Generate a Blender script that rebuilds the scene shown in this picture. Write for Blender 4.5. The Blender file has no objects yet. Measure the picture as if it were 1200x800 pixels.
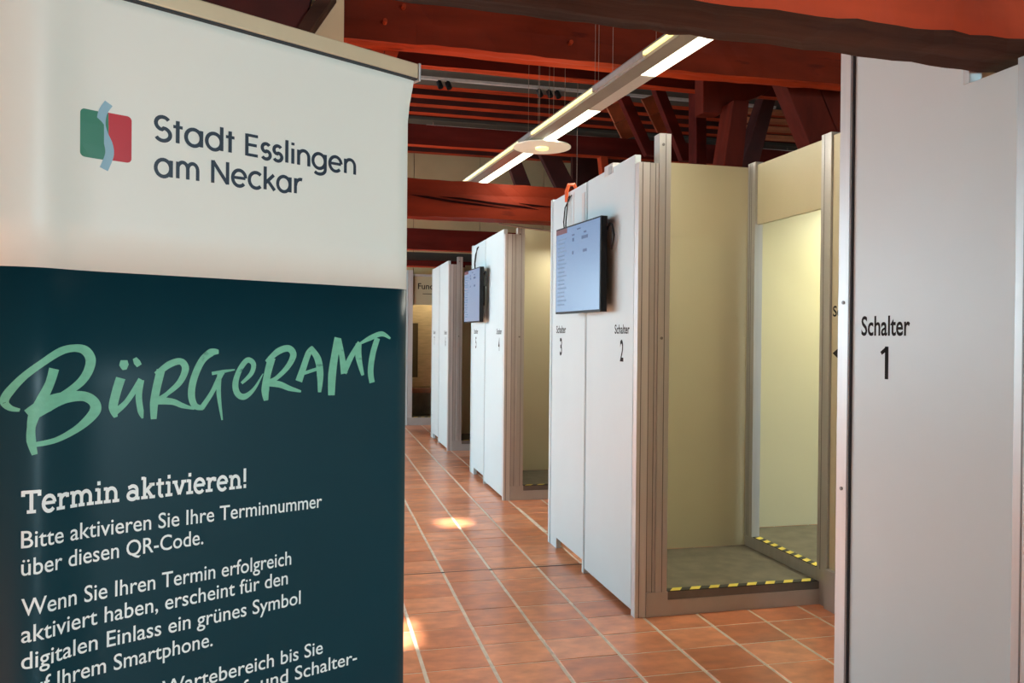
import bpy, bmesh, math, random
from mathutils import Vector, Matrix
random.seed(7)
SC = bpy.context.scene
COL = SC.collection
PI = math.pi

# ------------------------------------------------------------------ camera
YAW, PITCH, ROLL, FPX = 0.23739, -0.005895, 0.009295, 942.5
EYE = Vector((0, 0, 1.5))
cy, sy = math.cos(YAW), math.sin(YAW)
FW = Vector((sy*math.cos(PITCH), cy*math.cos(PITCH), math.sin(PITCH)))
R0 = Vector((cy, -sy, 0)); U0 = R0.cross(FW)
RT = math.cos(ROLL)*R0 + math.sin(ROLL)*U0
UP = -math.sin(ROLL)*R0 + math.cos(ROLL)*U0
cd = bpy.data.cameras.new('camera'); cam = bpy.data.objects.new('camera', cd); COL.objects.link(cam)
cd.sensor_width = 36; cd.lens = FPX/1200*36; cd.clip_start = .05; cd.clip_end = 100
cam.matrix_world = Matrix(((RT.x, UP.x, -FW.x, EYE.x), (RT.y, UP.y, -FW.y, EYE.y), (RT.z, UP.z, -FW.z, EYE.z), (0, 0, 0, 1)))
SC.camera = cam

# ------------------------------------------------------------------ world, exposure
SC.view_settings.view_transform = 'Standard'; SC.view_settings.look = 'None'
SC.view_settings.gamma = 1; SC.view_settings.use_curve_mapping = False
SC.view_settings.exposure = 0.0
w = bpy.data.worlds.new('world'); SC.world = w; w.use_nodes = True
w.node_tree.nodes['Background'].inputs[0].default_value = (.75, .86, 1, 1)
w.node_tree.nodes['Background'].inputs[1].default_value = 1.0

def area(name, loc, rot, sx, sz, power, color):
    l = bpy.data.lights.new(name, 'AREA'); l.shape = 'RECTANGLE'; l.size = sx; l.size_y = sz
    l.energy = power; l.color = color
    o = bpy.data.objects.new(name, l); COL.objects.link(o); o.location = loc; o.rotation_euler = rot
    return o
XL = -3.2            # inner face of the left wall
WINS = [(-1.9, -.5), (1.0, 2.4), (3.9, 5.3), (6.6, 8.0), (9.2, 10.6), (11.8, 13.2)]
WP = [5, 1, 44, 228, 165, 110]
for (a, b), p in zip(WINS, WP):      # daylight coming in at the left windows
    area('window_daylight', (XL-.32, (a+b)/2, 1.95), (0, -PI/2, 0), 1.8, b-a, p, (.62, .87, 1))
for x, pw in ((1.2, 4), (3.4, 290)):                # daylight at the windows behind the camera
    area('window_daylight', (x, -3.82, 1.75), (-PI/2, 0, PI), 1.5, 1.8, pw, (.63, .88, .98))
sd = bpy.data.lights.new('sun', 'SUN'); sd.energy = 40; sd.angle = .03; sd.color = (1, .93, .8)
sun = bpy.data.objects.new('sun', sd); COL.objects.link(sun)
SUND = Vector((1, .12, -.95)).normalized()
sun.rotation_euler = SUND.to_track_quat('-Z', 'Y').to_euler()

# ------------------------------------------------------------------ materials
def nodes(name):
    m = bpy.data.materials.new(name); m.use_nodes = True
    nt = m.node_tree; return m, nt, nt.nodes['Principled BSDF']
def mat(name, col, rough=.5, metal=0, var=.06, scale=6, bump=0, stretch=None, spec=.5, dirt=None):
    m, nt, b = nodes(name)
    tc = nt.nodes.new('ShaderNodeTexCoord'); mp = nt.nodes.new('ShaderNodeMapping')
    if stretch: mp.inputs['Scale'].default_value = stretch
    nt.links.new(tc.outputs['Object'], mp.inputs[0])
    n = nt.nodes.new('ShaderNodeTexNoise'); n.inputs['Scale'].default_value = scale; n.inputs['Detail'].default_value = 6
    nt.links.new(mp.outputs[0], n.inputs['Vector'])
    r = nt.nodes.new('ShaderNodeValToRGB'); e = r.color_ramp.elements
    e[0].position = .3; e[1].position = .7
    e[0].color = tuple(max(0, c*(1-var)) for c in col)+(1,)
    e[1].color = tuple(min(1, c*(1+var)) for c in col)+(1,)
    nt.links.new(n.outputs[0], r.inputs[0])
    src = r.outputs[0]
    if dirt:
        n2 = nt.nodes.new('ShaderNodeTexNoise'); n2.inputs['Scale'].default_value = dirt[1]; n2.inputs['Detail'].default_value = 8
        nt.links.new(mp.outputs[0], n2.inputs['Vector'])
        r2 = nt.nodes.new('ShaderNodeValToRGB'); r2.color_ramp.elements[0].position = dirt[2]; r2.color_ramp.elements[1].position = dirt[2]+.12
        nt.links.new(n2.outputs[0], r2.inputs[0])
        mx = nt.nodes.new('ShaderNodeMix'); mx.data_type = 'RGBA'
        nt.links.new(r2.outputs[0], mx.inputs['Factor']); nt.links.new(src, mx.inputs['A']); mx.inputs['B'].default_value = dirt[0]+(1,)
        src = mx.outputs['Result']
    nt.links.new(src, b.inputs['Base Color'])
    b.inputs['Roughness'].default_value = rough; b.inputs['Metallic'].default_value = metal
    b.inputs['Specular IOR Level'].default_value = spec
    if bump:
        bp = nt.nodes.new('ShaderNodeBump'); bp.inputs['Strength'].default_value = bump; bp.inputs['Distance'].default_value = .01
        nt.links.new(n.outputs[0], bp.inputs['Height']); nt.links.new(bp.outputs[0], b.inputs['Normal'])
    return m
def emit(name, col, strength):
    m, nt, b = nodes(name); b.inputs['Base Color'].default_value = (.8, .8, .8, 1) if strength != 1.0 else (.02, .02, .02, 1)
    b.inputs['Emission Color'].default_value = col+(1,); b.inputs['Emission Strength'].default_value = strength
    return m
M = {}
M['white'] = mat('white_laminate', (.62, .72, .735), .38, 0, .015, 3)
M['cream'] = mat('cream_laminate', (.55, .48, .305), .42, 0, .03, 2)
M['alu'] = mat('brushed_aluminium', (.52, .50, .48), .42, .55, .06, 30, .03, (1, 1, .05))
M['alu_light'] = mat('light_aluminium', (.66, .64, .62), .4, .35, .05, 30, .03, (1, 1, .05))
M['alu_dark'] = mat('dark_aluminium', (.20, .19, .18), .45, .5, .06, 20)
M['crack'] = mat('dark_crack', (.012, .002, .002), .9, 0, .1, 6, 0, None, .05)
M['groove'] = mat('groove_black', (.02, .02, .025), .6)
M['sill'] = mat('sill_aluminium', (.50, .47, .44), .42, .2, .05, 8)
M['platform'] = mat('grey_linoleum', (.15, .127, .092), .5, 0, .25, 9, .05)
M['tape_y'] = mat('yellow_tape', (.82, .66, .10), .5)
M['tape_k'] = mat('black_tape', (.015, .015, .015), .5)
M['ink'] = mat('black_lettering', (.014, .012, .012), .7, 0, .05, 6, 0, None, .15)
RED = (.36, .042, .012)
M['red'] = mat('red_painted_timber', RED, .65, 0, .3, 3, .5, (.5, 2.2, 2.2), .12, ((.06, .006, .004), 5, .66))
M['red_mid'] = mat('mid_red_timber', (.155, .017, .005), .65, 0, .3, 3, .5, (.5, 2.2, 2.2), .12, ((.05, .006, .004), 5, .66))  # same red timber in a darker tone, for beams farther back
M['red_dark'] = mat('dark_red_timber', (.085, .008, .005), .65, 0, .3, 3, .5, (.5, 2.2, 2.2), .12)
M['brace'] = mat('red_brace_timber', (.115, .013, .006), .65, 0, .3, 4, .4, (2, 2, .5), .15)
M['raw'] = mat('bare_grey_timber', (.052, .023, .015), .8, 0, .5, 4, 1.0, (.35, 3, 3), .2, ((.03, .012, .010), 6, .6))
M['board'] = mat('dark_red_board', (.055, .006, .004), .75, 0, .3, 4)
M['slat'] = mat('lit_tone_slat', (.50, .17, .08), .6)  # pale tone puts light into the colour, little reaches the slats
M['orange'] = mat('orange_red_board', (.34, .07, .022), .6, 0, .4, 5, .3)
M['greyboard'] = mat('grey_roof_board', (.06, .055, .045), .7)
M['plaster'] = mat('cream_plaster', (.72, .60, .38), .8, 0, .06, 2)
M['far_board'] = mat('cream_wall_board', (.60, .46, .26), .7, 0, .08, 2)
M['room_white'] = mat('white_plaster', (.52, .52, .47), .85, 0, .04, 2)
M['tube'] = emit('fluorescent_light', (1, .95, .68), 4.5)
M['tube_edge'] = emit('fluorescent_edge_light', (1, .84, .22), 1.25)
M['black'] = mat('black_plastic', (.008, .008, .009), .5, 0, .05, 6, 0, None, .25)
M['disc'] = emit('frosted_glass_disc', (.95, .95, .55), .18)
M['wire'] = mat('steel_wire', (.35, .25, .2), .5, .4)
M['hook'] = mat('orange_plastic', (.62, .10, .025), .5)
M['wood'] = mat('light_wood', (.60, .44, .24), .55, 0, .12, 6, .05, (1, 1, 6))
M['brown'] = mat('brown_wood', (.24, .10, .05), .6, 0, .3, 6)
M['glass_brown'] = mat('brown_tinted_glass', (.12, .08, .04), .15)
M['rail'] = mat('beige_top_rail', (.66, .53, .34), .4, .25, .04, 12)
M['teal'] = mat('teal_print', (.0060, .0400, .0530), .34, 0, .05, 3, 0, None, .2)
M['print_white'] = mat('cream_print', (.78, .78, .69), .45, 0, .02, 2)
M['navy_ink'] = mat('navy_lettering', (.008, .018, .035), .45)
M['white_ink'] = mat('white_lettering', (.90, .93, .88), .45)
M['mint_ink'] = mat('mint_lettering', (.19, .50, .33), .45, 0, .08, 60, 0, (1, .6, 1.6), .2, ((.02, .10, .09), 26, .66))
M['green_ink'] = mat('green_print', (.045, .21, .13), .45)
M['red_ink'] = mat('red_print', (.50, .004, .012), .45)
M['blue_ink'] = mat('light_blue_print', (.26, .43, .51), .45)

# terracotta: every tile gets a tone of its own from its place in the grid
PX, PY, OX, OY = .3094, .2528, .4761, 3.3175
def tile_mat():
    m, nt, b = nodes('terracotta_tile')
    g = nt.nodes.new('ShaderNodeNewGeometry')
    sub = nt.nodes.new('ShaderNodeVectorMath'); sub.operation = 'SUBTRACT'; sub.inputs[1].default_value = (OX, OY, 0)
    div = nt.nodes.new('ShaderNodeVectorMath'); div.operation = 'DIVIDE'; div.inputs[1].default_value = (PX, PY, 10)
    flo = nt.nodes.new('ShaderNodeVectorMath'); flo.operation = 'FLOOR'
    wn = nt.nodes.new('ShaderNodeTexWhiteNoise')
    nt.links.new(g.outputs['Position'], sub.inputs[0]); nt.links.new(sub.outputs[0], div.inputs[0])
    nt.links.new(div.outputs[0], flo.inputs[0]); nt.links.new(flo.outputs[0], wn.inputs['Vector'])
    r = nt.nodes.new('ShaderNodeValToRGB'); e = r.color_ramp.elements
    e[0].color = (.62, .21, .095, 1); e[1].color = (.84, .35, .18, 1)
    x = e.new(.5); x.color = (.75, .28, .135, 1)
    nt.links.new(wn.outputs['Value'], r.inputs[0])
    n = nt.nodes.new('ShaderNodeTexNoise'); n.inputs['Scale'].default_value = 9; n.inputs['Detail'].default_value = 8
    mp = nt.nodes.new('ShaderNodeMapping'); mp.inputs['Scale'].default_value = (.9, 1.4, 1)
    nt.links.new(g.outputs['Position'], mp.inputs[0]); nt.links.new(mp.outputs[0], n.inputs['Vector'])
    r2 = nt.nodes.new('ShaderNodeValToRGB'); r2.color_ramp.elements[0].position = .3; r2.color_ramp.elements[1].position = .7
    r2.color_ramp.elements[0].color = (.80, .74, .72, 1); r2.color_ramp.elements[1].color = (1.2, 1.2, 1.2, 1)
    nt.links.new(n.outputs[0], r2.inputs[0])
    mx = nt.nodes.new('ShaderNodeMix'); mx.data_type = 'RGBA'; mx.blend_type = 'MULTIPLY'; mx.inputs['Factor'].default_value = 1
    nt.links.new(r.outputs[0], mx.inputs['A']); nt.links.new(r2.outputs[0], mx.inputs['B'])
    nt.links.new(mx.outputs['Result'], b.inputs['Base Color'])
    rr = nt.nodes.new('ShaderNodeMapRange'); rr.inputs['To Min'].default_value = .22; rr.inputs['To Max'].default_value = .5
    nt.links.new(n.outputs[0], rr.inputs['Value']); nt.links.new(rr.outputs[0], b.inputs['Roughness'])
    b.inputs['Coat Weight'].default_value = .35; b.inputs['Coat Roughness'].default_value = .16
    bp = nt.nodes.new('ShaderNodeBump'); bp.inputs['Strength'].default_value = .25; bp.inputs['Distance'].default_value = .006
    nt.links.new(n.outputs[0], bp.inputs['Height']); nt.links.new(bp.outputs[0], b.inputs['Normal'])
    return m
M['tile'] = tile_mat()
M['grout'] = mat('pale_grout', (.74, .62, .50), .7, 0, .15, 20)

def screen_mat():
    m, nt, b = nodes('lit_queue_screen')
    b.inputs['Base Color'].default_value = (.02, .02, .02, 1); b.inputs['Roughness'].default_value = .25
    b.inputs['Emission Color'].default_value = (.20, .31, .50, 1); b.inputs['Emission Strength'].default_value = .95
    return m
M['screen'] = screen_mat()
M['screen_red'] = emit('red_screen_banner', (.14, .03, .04), 1.0)
M['screen_dim'] = emit('grey_blue_screen_print', (.13, .21, .34), 1.0)
M['screen_dark'] = emit('dark_blue_screen_print', (.05, .09, .2), 1.0)

# ------------------------------------------------------------------ mesh helpers
def bm_box(bm, x0, x1, y0, y1, z0, z1, mi=0):
    v = [bm.verts.new(p) for p in ((x0,y0,z0),(x1,y0,z0),(x1,y1,z0),(x0,y1,z0),(x0,y0,z1),(x1,y0,z1),(x1,y1,z1),(x0,y1,z1))]
    for f in ((0,3,2,1),(4,5,6,7),(0,1,5,4),(1,2,6,5),(2,3,7,6),(3,0,4,7)):
        bm.faces.new([v[i] for i in f]).material_index = mi
def bm_prism(bm, pts, vec, mi=0):
    """polygon pts (3D) swept by vec"""
    a = [bm.verts.new(p) for p in pts]; b = [bm.verts.new(Vector(p)+Vector(vec)) for p in pts]
    n = len(pts)
    bm.faces.new(a).material_index = mi; bm.faces.new(b[::-1]).material_index = mi
    for i in range(n):
        bm.faces.new((a[i], b[i], b[(i+1) % n], a[(i+1) % n])).material_index = mi
def bm_tube(bm, pts, r, seg=8, mi=0):
    pts = [Vector(p) for p in pts]; rings = []
    for i, p in enumerate(pts):
        t = (pts[min(i+1, len(pts)-1)]-pts[max(i-1, 0)]).normalized()
        u = t.orthogonal().normalized() if i == 0 else (u-t*u.dot(t)).normalized()
        v = t.cross(u)
        rings.append([bm.verts.new(p+(u*math.cos(2*PI*k/seg)+v*math.sin(2*PI*k/seg))*r) for k in range(seg)])
    for a, b in zip(rings, rings[1:]):
        for k in range(seg): bm.faces.new((a[k], a[(k+1) % seg], b[(k+1) % seg], b[k])).material_index = mi
    bm.faces.new(rings[0][::-1]).material_index = mi; bm.faces.new(rings[-1]).material_index = mi
def bm_disc(bm, c, r, h, seg=40, mi=0):
    bm_prism(bm, [(c[0]+r*math.cos(2*PI*k/seg), c[1]+r*math.sin(2*PI*k/seg), c[2]) for k in range(seg)], (0, 0, h), mi)
def obj(name, bm, mats, parent=None, smooth=False, bevel=0, loc=None):
    me = bpy.data.meshes.new(name)
    bmesh.ops.recalc_face_normals(bm, faces=bm.faces[:])
    bm.to_mesh(me); bm.free()
    for m in (mats if isinstance(mats, (list, tuple)) else [mats]): me.materials.append(m)
    if smooth:
        for p in me.polygons: p.use_smooth = True
    o = bpy.data.objects.new(name, me); COL.objects.link(o)
    if parent: o.parent = parent; o.matrix_parent_inverse = Matrix.Identity(4)
    if parent is not None:
        off = root_off(parent)
        for v in me.vertices: v.co = v.co-off
    if bevel:
        md = o.modifiers.new('bevel', 'BEVEL'); md.width = bevel; md.segments = 2; md.limit_method = 'ANGLE'
    return o
def root_off(p):
    v = Vector((0, 0, 0))
    while p: v += p.location; p = p.parent
    return v
def box(name, m, parent, *a, bevel=0):
    bm = bmesh.new(); bm_box(bm, *a); return obj(name, bm, m, parent, bevel=bevel)
def tag(o, label, cat=None, group=None, kind=None):
    if label: o['label'] = label
    if cat: o['category'] = cat
    if group: o['group'] = group
    if kind: o['kind'] = kind
    return o
def thing(name, label, cat, loc=(0, 0, 0), group=None):
    o = bpy.data.objects.new(name, None); COL.objects.link(o); o.location = loc
    return tag(o, label, cat, group)
def struct(o): o['kind'] = 'structure'; return o
def at(px, py, Y):
    """world point seen at pixel (px, py) of the 1200x800 frame on the plane of depth Y"""
    d = FW + RT*((px-600)/FPX) - UP*((py-400)/FPX)
    return EYE + d*(Y/d.y)

# ------------------------------------------------------------------ room shell
CZ = 5.0; YB, YF, XR = -3.6, 14.6, 8.8
fl = struct(box('floor', M['grout'], None, XL, XR, YB, YF, -.1, -.0022))
def tile_vis(i, j):
    X, Y = OX+(i+.5)*PX, OY+(j+.5)*PY
    if Y < 2.6 or X < .15: return False
    if 3.99 < Y and X > 1.72 and Y < 5.7: return False
    if X > 1.66 and (Y > 5.7 and Y < 6.6): return X < 2.3
    if X > 1.66 and Y > 7.2: return X < 1.9 and (8.9 < Y < 10.4)
    if X > 1.66 and Y > 5.7: return X < 2.6
    return X < 3.0
tm = None; ntile = 0; rest = bmesh.new(); picked = []
for i in range(-12, 27):
    for j in range(-28, 45):
        X0, Y0 = OX+i*PX, OY+j*PY
        if X0 < XL or X0+PX > XR or Y0+PY > YF or Y0 < YB: continue
        picked.append((0 if tile_vis(i, j) else 1, Y0*Y0+X0*X0, X0, Y0))
picked.sort()
for k, (hid, d, X0, Y0) in enumerate(picked):
    gx, gy = .0085, .0045
    zt = random.uniform(-.0008, .0010)
    jt = 5.056 if X0 < 1.7 else None
    if hid == 0 and ntile < 298:
        if tm is None:
            bm = bmesh.new()
            a, b_, c = PX/2-gx, PY/2-gy, .0018
            lo = [bm.verts.new(p) for p in ((-a,-b_,-.012),(a,-b_,-.012),(a,b_,-.012),(-a,b_,-.012))]
            hi = [bm.verts.new(p) for p in ((-a,-b_,-.0025),(a,-b_,-.0025),(a,b_,-.0025),(-a,b_,-.0025))]
            tp = [bm.verts.new(p) for p in ((-a+c,-b_+c,0),(a-c,-b_+c,0),(a-c,b_-c,0),(-a+c,b_-c,0))]
            for q in range(4):
                r = (q+1) % 4
                bm.faces.new((lo[q], lo[r], hi[r], hi[q])); bm.faces.new((hi[q], hi[r], tp[r], tp[q]))
            bm.faces.new(tp)
            tm = bpy.data.meshes.new('tile'); bm.to_mesh(tm); bm.free(); tm.materials.append(M['tile'])
        o = bpy.data.objects.new('tile', tm); COL.objects.link(o); o.parent = fl
        o.location = (X0+PX/2, Y0+PY/2, zt); o.rotation_euler = (0, 0, random.uniform(-.004, .004))
        ntile += 1
    else:
        bm_box(rest, X0+gx, X0+PX-gx, Y0+gy, Y0+PY-gy, -.01, 0)
o = obj('tile', rest, M['tile'], fl); o['kind'] = 'stuff'
box('joint_strip', M['groove'], fl, XL+.05, 1.72, 5.050, 5.060, -.0022, .0012)
bm = bmesh.new(); bm_prism(bm, [(1.700, 5.95, -.002), (1.735, 5.95, -.002), (1.728, 6.85, -.002), (1.704, 6.85, -.002)], (0, 0, .003))
obj('cement_patch', bm, M['grout'], fl)

# left wall with its windows (plus two openings added to shape the sun patches on the floor)
SLOTS = []
for (px_, py_, sy_, sz_) in ((1.20, 6.39, .30, .37), (.44, 4.05, .38, .48)):
    t = (px_-XL)/SUND.x
    SLOTS.append((py_-SUND.y*t-sy_/2, py_-SUND.y*t+sy_/2, -SUND.z*t-sz_/2, -SUND.z*t+sz_/2))
holes = [(a, b, 1.05, 2.85) for a, b in WINS] + SLOTS
ys = sorted({YB, YF} | {h[0] for h in holes} | {h[1] for h in holes}); zs = sorted({0, CZ} | {h[2] for h in holes} | {h[3] for h in holes})
bm = bmesh.new()
for ya, yb in zip(ys, ys[1:]):
    for za, zb in zip(zs, zs[1:]):
        m_ = ((ya+yb)/2, (za+zb)/2)
        if not any(h[0] < m_[0] < h[1] and h[2] < m_[1] < h[3] for h in holes): bm_box(bm, XL-.25, XL, ya, yb, za, zb)
struct(obj('wall_left', bm, M['room_white']))
for n, (a, b) in enumerate(WINS, 1):
    wn = thing('window_%d' % n, None, None, (XL-.1, (a+b)/2, 1.05)); struct(wn)
    bm = bmesh.new()
    for ya, yb in ((a, a+.06), (b-.06, b), ((a+b)/2-.03, (a+b)/2+.03)): bm_box(bm, XL-.13, XL-.07, ya, yb, 1.05, 2.85)
    for za, zb in ((1.05, 1.11), (2.79, 2.85)): bm_box(bm, XL-.13, XL-.07, a, b, za, zb)
    obj('window_frame', bm, M['room_white'], wn)
struct(box('wall_back', M['room_white'], None, XL-.25, XR+.2, YB-.5, YB-.3, 0, CZ))
struct(box('wall_right', M['far_board'], None, XR, XR+.2, YB, YF, 0, CZ))
wf = struct(box('wall_far', M['brown'], None, XL-.25, XR+.2, YF+.04, YF+.2, 0, CZ))
for k in range(10):
    xa = XL+k*1.22
    box('wall_board', M['far_board'], wf, xa+.006, min(xa+1.214, XR), YF, YF+.04, 0, CZ)
cl = struct(box('ceiling', M['board'], None, XL-.25, XR+.2, YB-.5, YF+.2, CZ, CZ+.15))
for k in range(7):                      # open slatted part of the roof underside
    y = 9.62+.39*k if k < 4 else 12.2+.45*(k-4)
    bm = bmesh.new(); bm_box(bm, XL, XR, y, y+.15, 4.5, 4.86)
    bm.faces.ensure_lookup_table(); bm.faces[0].material_index = 1  # only the underside is brighter red, its light put into the colour
    obj('ceiling_joist', bm, [M['board'], M['red']], cl)
for ya, yb in ((8.9, 9.55), (11.08, 11.7)):
    box('ceiling_panel', M['greyboard'], cl, XL, XR, ya, yb, 4.48, 4.52)
# ------------------------------------------------------------------ timbers
def hewn(name, label, p0, p1, w_, h_, mats, jit=.006, seg=40, under=None, tilt=0, parent=None):
    """squared old beam from p0 to p1 (bottom centre line), w_ wide, h_ high; the underside may be bare wood, or a brighter red painted as if lit"""
    p0, p1 = Vector(p0), Vector(p1); t = (p1-p0).normalized()
    side = Vector((-t.y, t.x, 0)).normalized(); up = side.cross(t)*-1
    if up.z < 0: up = -up
    bm = bmesh.new(); rings = []
    rnd = random.Random(len(name)*7+int(p0.y*10))
    sec = [(-.5, 0), (-.17, 0), (.17, 0), (.5, 0), (.5, .33), (.5, .66), (.5, 1), (0, 1), (-.5, 1), (-.5, .66), (-.5, .33)]
    ph = [rnd.uniform(0, 6) for _ in sec]
    for i in range(seg+1):
        c = p0.lerp(p1, i/seg); L = (p1-p0).length*i/seg
        rings.append([bm.verts.new(c+side*(a*w_+jit*(math.sin(L*2.1+ph[k])+.6*rnd.uniform(-1, 1)))+up*(b*h_+jit*(math.sin(L*1.7+ph[-k])+.6*rnd.uniform(-1, 1)))) for k, (a, b) in enumerate(sec)])
    n = len(sec)
    for a, b in zip(rings, rings[1:]):
        for k in range(n):
            f = bm.faces.new((a[k], a[(k+1) % n], b[(k+1) % n], b[k]))
            if under and k < 3: f.material_index = 1
    bm.faces.new(rings[0]); bm.faces.new(rings[-1][::-1])
    o = obj(name, bm, mats, parent, bevel=0)
    if label: tag(o, label, 'beam')
    return o
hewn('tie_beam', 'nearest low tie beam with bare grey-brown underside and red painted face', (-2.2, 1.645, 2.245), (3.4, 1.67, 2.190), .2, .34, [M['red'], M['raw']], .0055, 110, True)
b2 = hewn('tie_beam', 'second red tie beam, high behind the light fixture, with peg ends', (-.05, 5.29, 3.375), (6.5, 5.32, 3.395), .17, .42, [M['red_mid'], M['red']], .008, 60, True)  # brighter red underside: light from below put into the colour
bm = bmesh.new()
for (x, y) in ((473, 9), (451, 26), (668, 51)):
    p = at(x, y, 5.2); bm_tube(bm, [p+Vector((0, .03, 0)), p+Vector((0, -.035, 0))], .014, 8)
obj('peg', bm, M['red'], b2)
hewn('collar_beam', 'dark collar beam with thin lower edge coloured as if lit, behind the second tie beam', (-.6, 7.06, 3.86), (7.5, 7.10, 3.86), .12, .28, [M['red_dark'], M['red']], .004, 30, True)  # red underside on a dark beam paints in the lit edge
hewn('collar_beam', 'dark red beam crossing behind the round glass disc of the light', (-1, 9.06, 3.64), (8.5, 9.06, 3.64), .12, .225, [M['red_dark'], M['red']], .004, 30, True)  # lit underside painted with the brighter red
b4 = hewn('tie_beam', 'cracked bright red beam above the second monitor booth', (XL+.02, 6.99, 2.545), (4.4, 7.0, 2.51), .24, .315, [M['red_mid'], M['red_mid']], .007, 60)
def cracks(parent, Y, lines):
    bm = bmesh.new()
    for L in lines:
        pts = [at(x, y, Y) for x, y in L]
        up_ = [p+Vector((0, -.006, .010*(0 if i in (0, len(pts)-1) else 1))) for i, p in enumerate(pts)]
        dn = [p+Vector((0, -.006, -.008*(0 if i in (0, len(pts)-1) else 1))) for i, p in enumerate(pts)]
        for i in range(len(pts)-1):
            vs = [up_[i], up_[i+1], dn[i+1], dn[i]]
            bm_prism(bm, vs, (0, .03, 0))
    return obj('crack', bm, M['crack'], parent)
cracks(b4, 6.872, [[(480, 228), (500, 231), (530, 236), (560, 240), (600, 245)], [(515, 230), (540, 233), (575, 238), (615, 243), (632, 246)], [(608, 238), (625, 241), (650, 243)]])
hewn('tie_beam', 'fourth red tie beam down the corridor, beyond the second monitor', (XL+.02, 10.2, 2.60), (4.4, 10.2, 2.58), .2, .26, [M['red_dark'], M['red']], .004, 40, True)  # dark faces and bright underside: shade and light set by colour
hewn('tie_beam', 'farthest small red tie beam above the end booth', (XL+.02, 12.2, 2.56), (4.4, 12.2, 2.54), .2, .09, [M['red_dark'], M['red']], .003, 30, True)  # underside coloured brighter, as if lit from the floor
tag(box('ceiling_duct', M['greyboard'], None, XL+.02, 4.4, 12.5, 12.9, 2.66, 2.80), 'flat grey duct above the farthest red tie beam', 'duct')
tag(box('ceiling_bulkhead', M['plaster'], None, -1.1, at(403, 30, 4.9).x, 4.9, 5.15, 2.75, CZ-.01), 'cream plastered bulkhead above the top rail of the banner', 'bulkhead')

def brace(label, poly, Y, t, m, name='roof_brace', cat='brace', mats=None, side=None):
    bm = bmesh.new()
    pts = [at(x, y, Y) for x, y in poly]
    bm_prism(bm, pts, (0, t, 0))
    return tag(obj(name, bm, m, None, bevel=.006), label, cat)
brace('dark diagonal timber with greyish edge, top left behind the banner', [(228, -40), (372, -40), (356, 38), (330, 60), (200, 30)], 4.75, .1, M['board'])
bm = bmesh.new(); bm_prism(bm, [at(*p, 4.7) for p in ((395, -10), (376, -10), (336, 52), (346, 60))], (0, .16, 0))
tag(obj('roof_brace', bm, M['raw']), 'narrow bare timber slanting down beside the cream bulkhead', 'brace')
kb = thing('knee_brace', 'boarded red knee brace above the right corner of the banner', 'brace', at(440, 60, 5.38))
for k in range(3):
    xa = 421+k*17
    bm = bmesh.new(); bm_prism(bm, [at(*p, 5.38) for p in ((xa+2, 40+k), (xa+17.5, 41+k*1.6), (xa-1, 100), (xa-16, 98))], (0, .06, 0))
    obj('board', bm, M['red'] if k else M['red_dark'], kb)
brace('dark vertical post far back in the roof, left of the curved bracket', [(816, 84), (828, 84), (828, 260), (816, 260)], 7.6, .18, M['red_dark'], 'roof_post', 'post')
brace('curved red bracket under the second tie beam', [(830, 78), (908, 84), (906, 102), (896, 110), (884, 115), (868, 120), (852, 121), (846, 133), (824, 132), (824, 80)], 6.4, .16, M['brace'], 'curved_bracket', 'bracket')
brace('leaning red post below the curved bracket', [(860, 117), (878, 118), (864, 260), (838, 260)], 6.2, .22, M['brace'], 'roof_post', 'post')
ob = brace('large red diagonal brace leaning right above the doorway booth', [(914, 82), (952, 84), (1012, 230), (974, 230)], 5.6, .17, M['brace'])
brace('wide dark diagonal timber beside the large red diagonal brace', [(953, 84), (975, 84), (1035, 230), (1013, 230)], 5.64, .15, M['brace'])
brace('black diagonal timber leaning left in front of the roof slats', [(896, 112), (912, 106), (886, 205), (866, 205)], 8.0, .2, M['board'])
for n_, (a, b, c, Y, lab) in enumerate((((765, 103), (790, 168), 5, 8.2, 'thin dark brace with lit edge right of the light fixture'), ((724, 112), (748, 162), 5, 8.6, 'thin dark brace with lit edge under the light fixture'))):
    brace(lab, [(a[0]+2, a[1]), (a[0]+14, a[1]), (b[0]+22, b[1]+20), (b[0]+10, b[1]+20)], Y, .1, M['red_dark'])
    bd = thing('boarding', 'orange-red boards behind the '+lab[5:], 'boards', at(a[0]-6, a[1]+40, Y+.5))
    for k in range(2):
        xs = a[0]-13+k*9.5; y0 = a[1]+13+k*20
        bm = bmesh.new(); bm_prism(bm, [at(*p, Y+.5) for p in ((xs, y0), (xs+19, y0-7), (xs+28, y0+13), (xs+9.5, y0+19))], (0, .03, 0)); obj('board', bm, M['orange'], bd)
brace('thin dark brace left of the light, against the cream wall', [(588, 170), (604, 170), (628, 232), (610, 232)], 11.6, .12, M['board'])
brace('thin dark brace against the cream wall, just above the cable hook', [(628, 170), (650, 170), (686, 240), (662, 240)], 11.4, .12, M['board'])
bm = bmesh.new(); bm_box(bm, 3.85, XR, 12.0, 12.1, 2.9, 4.48)
tag(obj('dark_boarding', bm, M['board']), 'dark red boarding closing the roof space on the right', 'boards')
# slatted boards deep in the roof on the right, coloured pale as if lit
sl = thing('slat_screen', 'row of slats coloured pale as if lit, seen through the roof braces at right', 'slats', (6.4, 9.2, 3.0))
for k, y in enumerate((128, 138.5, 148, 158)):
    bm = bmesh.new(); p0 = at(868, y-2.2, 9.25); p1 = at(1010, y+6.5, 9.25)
    bm_prism(bm, [p0, p1, p1-Vector((0, 0, .048)), p0-Vector((0, 0, .048))], (0, .1, 0)); obj('slat', bm, M['slat'], sl)

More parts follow.
